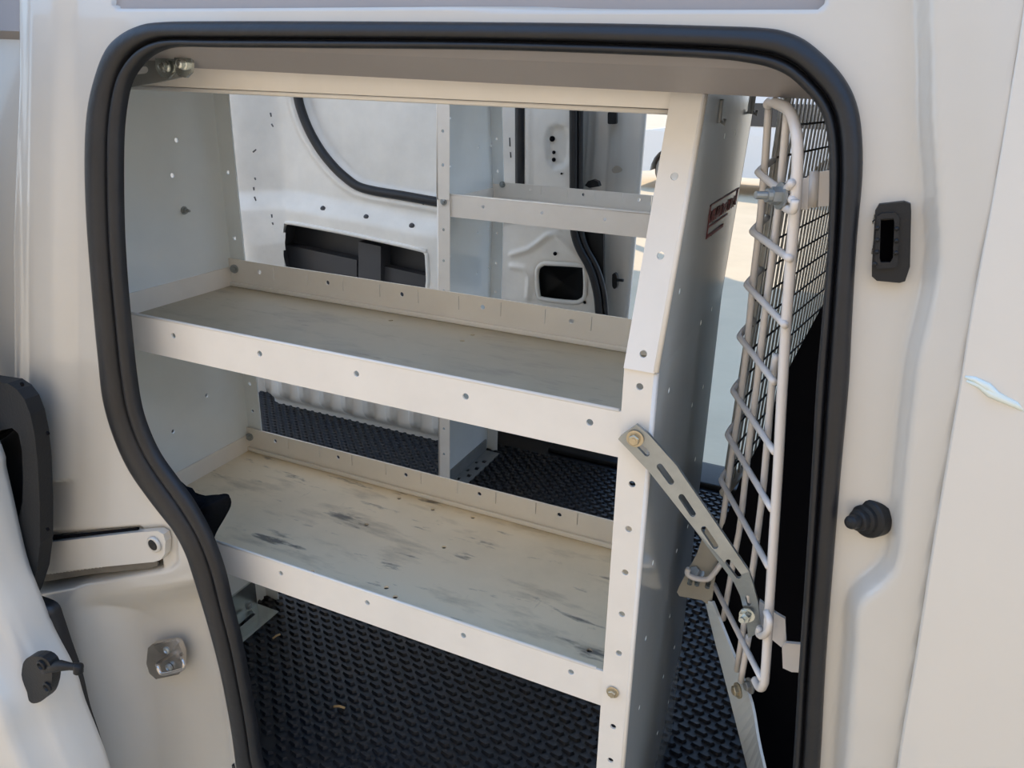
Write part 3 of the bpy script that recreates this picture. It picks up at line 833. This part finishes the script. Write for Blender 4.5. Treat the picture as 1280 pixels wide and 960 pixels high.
# the low corner of the quarter stays clear of the wheel arch
U2, V2 = pxgrid(Xg, Yg+D, Zg)
keep = ~(inpoly(U2, V2, pocket) | inpoly(U2, V2, pocket2)) & (dfar < 0)
cu = keep[:-1, :-1] & keep[1:, 1:] & keep[:-1, 1:] & keep[1:, :-1]
mb = MB(); mb.grid(np.stack([Xg, Yg+D, Zg], -1).tolist(), 0, True, cu.tolist())
mb.box((-3.3, 2.03, -1.95), (-1.25, 2.06, .4), 0)
mb.box((-3.3, 1.80, .25), (1.2, 2.02, .45), 0, .02)
wall_far = struct(mb.build('wall_far', 'inner'))
# window seal
mb = MB(); w2 = catmull(win, 4)
mb.tube([Yp(*q, FW-.004) for q in w2], .0205, 10)
o = mb.build('window_seal', 'rubber'); tag(o, 'curved black rubber seal round the blanked window of the far quarter', 'window seal')
# pockets
mb = MB()
pc = catmull(pocket+[pocket[0]], 2)
rows = [[Yp(*q, FW-.045), Yp(*q, FW-.03), Yp(*q, FW+.02)+np.array((0, .09, 0))] for q in pc]
mb.grid(rows, 0, False)
mb.plate([(350,272),(540,300),(540,380),(350,360)], [], lambda u, v, w: Yp(u, v, FW+.10)+np.array((0, w, 0)), .004)
mb.plate([(357,306),(446,325),(446,372),(357,345)], [], lambda u, v, w: Yp(u, v, FW+.02)+np.array((0, w, 0)), .06)
mb.plate([(448,302),(476,308),(476,372),(448,366)], [], lambda u, v, w: Yp(u, v, FW-.0)+np.array((0, w, 0)), .08)
mb.plate([(476,332),(534,345),(534,374),(476,372)], [], lambda u, v, w: Yp(u, v, FW+.03)+np.array((0, w, 0)), .05)
tag(mb.build('storage_pocket', 'grey_plastic'), 'dark grey plastic storage pocket set into the far side panel', 'storage pocket')
mb = MB(); pc = catmull(pocket2+[pocket2[0]], 2)
mb.grid([[Yp(*q, FW+.005), Yp(*q, FW+.05), Yp(*(np.array((702., 352.))+(np.array(q)-np.array((702., 352.)))*.6), FW+.1), Yp(702, 352, FW+.11)] for q in pc])
tag(mb.build('access_recess', 'plastic'), 'rounded black recess in the far pillar panel seen below the far shelf', 'recess')
for nm, pk, yy in (('pocket_lip', pocket, FW-.05), ('recess_lip', pocket2, FW+.003)):
    mb = MB(); mb.tube([Yp(*q, yy) for q in catmull(pk+[pk[0]], 3)[:-1]], .010, 8, True); mb.build(nm, 'inner', wall_far)
# plugs, anchor holes
for q in ((404,261),(458,271.5),(515,282.5)):
    mb = MB(); mb.lathe([(.014, 0), (.012, .006), (.005, .008)], Yp(*q, FW-.03), (0, -1, 0), 14); mb.build('rubber_plug', 'grey_plastic', wall_far)
for q, r in (((690.5,173.5), .011), ((692.5,190.5), .007), ((692.5,199.5), .008), ((694,317), .008), ((529.5,256.5), .005), ((702,217), .004), ((731,378), .006)):
    mb = MB(); mb.lathe([(r, 0), (r, .003)], Yp(*q, FW-.002+.014*(q[1] < 210)*(q[0] > 600)), (0, -1, 0), 14); mb.build('bolt_hole', 'board', wall_far)
# scuffs on the rear pillar
mb = MB()
for pts in ([(338,141),(339,146)], [(339.5,155),(341.5,158.5)], [(316.5,190),(320,187)], [(317,234),(317.5,238)], [(318,246),(320,251)], [(318.5,222),(319.5,225)], [(339.5,268),(340,272)], [(340.5,278),(341.5,281)]):
    mb.tube([Yp(*q, FW-.1195) for q in pts], [.0042, .003], 6)
mb.build('scuff_marks', 'scuff', wall_far)
mb = MB()
for q in ((648,188),(648,198),(648,206)): pass
mb.tube([Yp(637, 172, FW+.03), Yp(637.5, 183, FW+.03)], .003, 6); mb.tube([Yp(638, 190, FW+.03), Yp(638.5, 197, FW+.03)], .003, 6)
mb.build('scuff_marks', 'scuff', wall_far)
# far door seal: double bulb
mb = MB(); fs_ = catmull(far_seal, 4)
mb.tube([Yp(*q, FW-.01) for q in fs_], .017, 10)
mb.tube([Yp(q[0]+8.5, q[1]-.5, FW+.0) for q in fs_], .012, 10)
tag(mb.build('door_seal', 'rubber'), 'black rubber seal down the edge of the far doorway beside the pillar', 'door seal')
# far sliding door, standing ajar beyond the seal
fdoor = thing('sliding_door', 'far sliding door ajar, white upright edge with black pin bracket', 'door', (-.95, 2.15, -1.6))
mb = MB(); rows = []
prof = [(727, .10), (734, .10), (737, .07), (741, .085), (747, .06), (752, .08), (757, .05), (763, .055), (766, .05), (776, .045), (790, .05), (796, .055), (797.5, .09), (797.5, .2)]
topz, botz = .28, -1.6
for z in np.linspace(topz, botz, 24):
    r_ = []
    for (u, d) in prof:
        x = Yp(u, 250, FW+.06+d)[0]+.06*max(0, (-.35-z))*0
        r_.append((x-.03*max(0, -z-.9), FW+.06+d+.03*math.sin((z+1.6)/1.9*3.1), z))
    rows.append(r_)
mb.grid(rows, 0, True)
mb.box((-1.9, FW+.20, botz), (rows[0][-1][0]-.002, FW+.26, topz), 0, .01)
mb.build('door_panel', 'door_paint', fdoor)
mb = MB(); traced(mb, rrect(761.5, 140, 772, 155, 2), FW+.11, .02); mb.build('stop_pad', 'plastic', fdoor)
mb = MB(); traced(mb, [(734,231),(738,225.5),(744,223.5),(750,226),(752,232),(740,234)], FW+.07, .03); mb.build('guide_wedge', 'plastic', fdoor)
mb = MB(); traced(mb, [tuple(p) for p in catmull([(767,342),(770,340),(773,344),(773,356),(770,360),(767,356),(767,342)], 2)[:-1]], FW+.09, .02)
mb.tube([Yp(771, 350, FW+.06), Yp(779, 350.5, FW+.05)], .006, 8); mb.build('pin_bracket', 'plastic', fdoor)
mb = MB(); traced(mb, [tuple(p) for p in catmull([(765,212),(770,207),(776,209),(778,213),(773,216),(767,216),(765,212)], 2)[:-1]], FW+.10, .004); mb.build('sealant_smear', 'beige', fdoor)
mb = MB(); traced(mb, [(727,286),(756,288),(757,400),(752,400),(750,372),(744,345),(730,318),(727,300)], FW+.05, .02); mb.build('lower_trim', 'plastic', fdoor)
# ribbed wheel arch box
mb = MB()
yA = 1.64
xs_ = np.linspace(-2.49, -1.33, 220); rows = []
base = [(0.03, -.02), (.028, .0), (.02, .012), (.004, .03), (.0, .05), (-.0, .08), (.005, .30), (.03, .36), (.12, .38), (.24, .38)]
for x in xs_:
    r_ = []
    ribs = max(0, math.sin((x+2.49)*2*math.pi/.12)); rr = smooth(.15, .75, np.array(ribs)).item()
    endl = max(0, 1-(x+2.49)/.07)
    yl = yA-.35*(x+1.55)*.0 + .12*max(0, (x+1.7))*0
    for k, (d, h) in enumerate(base):
        push = -.034*rr if k in (5, 6) else (-.02*rr if k in (4, 7) else 0)
        r_.append((x, yl+d*1.0+push+.08*endl*endl, -1.497+.02+h))
    rows.append(r_)
mb.grid(rows); mb.box((-2.45, yA+.06, -1.49), (-1.35, FW-.06, -1.14), 0)
tag(mb.build('wheel_arch_cover', 'inner'), 'white ribbed wheel arch box on the floor at the far side', 'wheel arch')

# ------------------------------------------------------------------ added unseen roof
mb = MB()
mb.box((-.0, 1.90, -1.6), (2.5, 1.96, .45)); mb.box((-.30, .04, .40), (2.5, 1.96, .46))
mb.box((2.4, 0, -1.6), (2.5, 1.96, .45)); mb.box((.9, .02, -1.6), (2.5, .06, -.4)); mb.box((.5, .1, -1.56), (2.5, 1.9, -1.5))
mb.box((1.6, .1, -1.5), (2.4, 1.9, -.6), 0, .05)
struct(mb.build('unseen_cab_blocker', 'board'))  # unseen cab shell, closed and black to keep light off the end panel
mb = MB()
rows = []
for x in np.linspace(-3.3, -.30, 130):
    rows.append([(x, y, .42+.05*math.sin(math.pi*(y-.06)/1.9)+.008*(math.sin(x*2*math.pi/.36) > 0)) for y in np.linspace(.06, 1.96, 14)])
mb.grid(rows, 0, False)
struct(mb.build('added_ceiling_sheet', 'roof_daylight'))  # unseen roof, added as a light-passing sheet to fill the interior
mb = MB()
for x in np.arange(-3.2, -.4, .72): mb.box((x, .06, .36), (x+.07, 1.96, .40), 0, .008)
struct(mb.build('added_ceiling_ribs', 'inner'))

# ------------------------------------------------------------------ outside
mb = MB(); G = -ZG
mb.box((-70, -40, G-.2), (70, 160, G))
struct(mb.build('ground', 'ground'))
# added out-of-view sun blocker, far rear: shades the ground beyond the far doorway
mb = MB(); mb.box((-8.4, 3.4, G+6.3), (-2.4, 12.4, G+6.45))
for x in (-8.3, -5.4, -2.6): mb.box((x, 3.4, G+6.1), (x+.14, 12.4, G+6.3))
for x, y in ((-8.2, 3.6), (-8.2, 12.2), (-5.3, 12.2)): mb.box((x-.08, y-.08, G), (x+.08, y+.08, G+6.1))
struct(mb.build('added_sun_blocker', 'helper_skin'))
mb = MB(); mb.box((-9.6, -9.0, G), (30, -8, G+10.0)); struct(mb.build('bounce_wall', 'helper_skin'))  # added wall behind the camera, bounces warm light onto the near side
# parked car beyond the far doorway
car = thing('parked_car', 'white car parked on sunlit concrete beyond the far doorway', 'car', (-2.2, 18.2, G))
cx0, cx1, cy0, cy1 = -5.25, .6, 17.05, 19.6
wc = [(-4.05, .44), (-.55, .44)]
prof_ = [(cx0, .55), (cx0+.05, 1.0), (cx0+.4, 1.28), (cx0+1.3, 1.42), (cx0+2.2, 2.02), (cx0+3.0, 2.12), (cx0+4.6, 2.05), (cx1-.35, 1.45), (cx1-.05, 1.3), (cx1, .6), (cx1-.2, .32)]
bot = []
for (wx, wr) in reversed(wc):
    for k in range(13):
        a = math.pi*k/12; bot.append((wx+.56*math.cos(a), .40+.58*math.sin(a)))
prof_ += bot+[(cx0+.2, .35)]
mb = MB(); mb.plate(prof_, [], lambda u, v, w: (u, cy0+w-.16*max(0, v-1.35)*(-1 if w < .1 else 1), G+v), cy1-cy0); mb.build('car_body', 'car', car)
mb = MB(); mb.plate([(cx0+1.75, 1.48), (cx0+2.3, 1.95), (cx0+4.4, 1.98), (cx1-.65, 1.5)], [], lambda u, v, w: (u, cy0-.01+w+.16*(v-1.35), G+v), .02); mb.build('side_window', 'glass', car)
for (wx, wr) in wc:
    mb = MB(); mb.lathe([(wr*.95, 0), (wr, .04), (wr, .26), (wr*.9, .3)], (wx, cy0+.32, G+wr), (0, -1, 0), 32); wh = mb.build('wheel', 'tyre', car)
    mb = MB(); mb.lathe([(wr*.72, .29), (wr*.7, .315), (wr*.6, .30), (wr*.15, .31), (.02, .32)], (wx, cy0+.32, G+wr), (0, -1, 0), 24); mb.build('wheel_rim', 'alloy', wh)
    mb = MB(); mb.lathe([(.56, 0), (.56, .05)], (wx, cy0+.5, G+.45), (0, -1, 0), 24); mb.build('wheel_well', 'bronze', car)

# ================================================================== CAMERA, LIGHT, WORLD
cam = bpy.data.cameras.new('camera'); co_ = bpy.data.objects.new('camera', cam); C.objects.link(co_)
cam.sensor_fit = 'HORIZONTAL'; cam.sensor_width = 36; cam.lens = F*36/1280
cam.clip_start = .02; cam.clip_end = 500
Rm = Matrix(((RX[0], -RD[0], -fwd[0]), (RX[1], -RD[1], -fwd[1]), (RX[2], -RD[2], -fwd[2])))
co_.matrix_world = Matrix.Translation(W(CAM)) @ Rm.to_4x4()
bpy.context.scene.camera = co_

sun = bpy.data.lights.new('sun', 'SUN'); sun.energy = 3.7; sun.angle = .01; sun.color = (1, .87, .68)
so_ = bpy.data.objects.new('sun', sun); C.objects.link(so_)
sdv = Vector((.5, -.45, -.74)).normalized()       # from the rear and the far side: the near side lies in its own shade
so_.rotation_euler = sdv.to_track_quat('-Z', 'Y').to_euler(); so_.location = (0, -6, 12)

w = bpy.data.worlds.new('world'); bpy.context.scene.world = w; w.use_nodes = True
nt = w.node_tree; bg = nt.nodes['Background']
tc = nt.nodes.new('ShaderNodeTexCoord'); sx_ = nt.nodes.new('ShaderNodeSeparateXYZ'); nt.links.new(tc.outputs['Generated'], sx_.inputs['Vector'])
rp = nt.nodes.new('ShaderNodeValToRGB'); nt.links.new(sx_.outputs['Z'], rp.inputs['Fac'])
e = rp.color_ramp.elements; e[0].position = 0.0; e[0].color = (.86, .93, 1.0, 1); e[1].position = .6; e[1].color = (.32, .56, 1.0, 1)
m_ = rp.color_ramp.elements.new(.18); m_.color = (.60, .79, 1.0, 1)
nt.links.new(rp.outputs['Color'], bg.inputs['Color']); bg.inputs['Strength'].default_value = 1.6

vs_ = bpy.context.scene.view_settings
vs_.view_transform = 'Standard'; vs_.look = 'None'; vs_.gamma = 1; vs_.use_curve_mapping = False; vs_.exposure = 0.27
sc = bpy.context.scene
sc.cycles.max_bounces = 10; sc.cycles.diffuse_bounces = 6; sc.cycles.glossy_bounces = 5
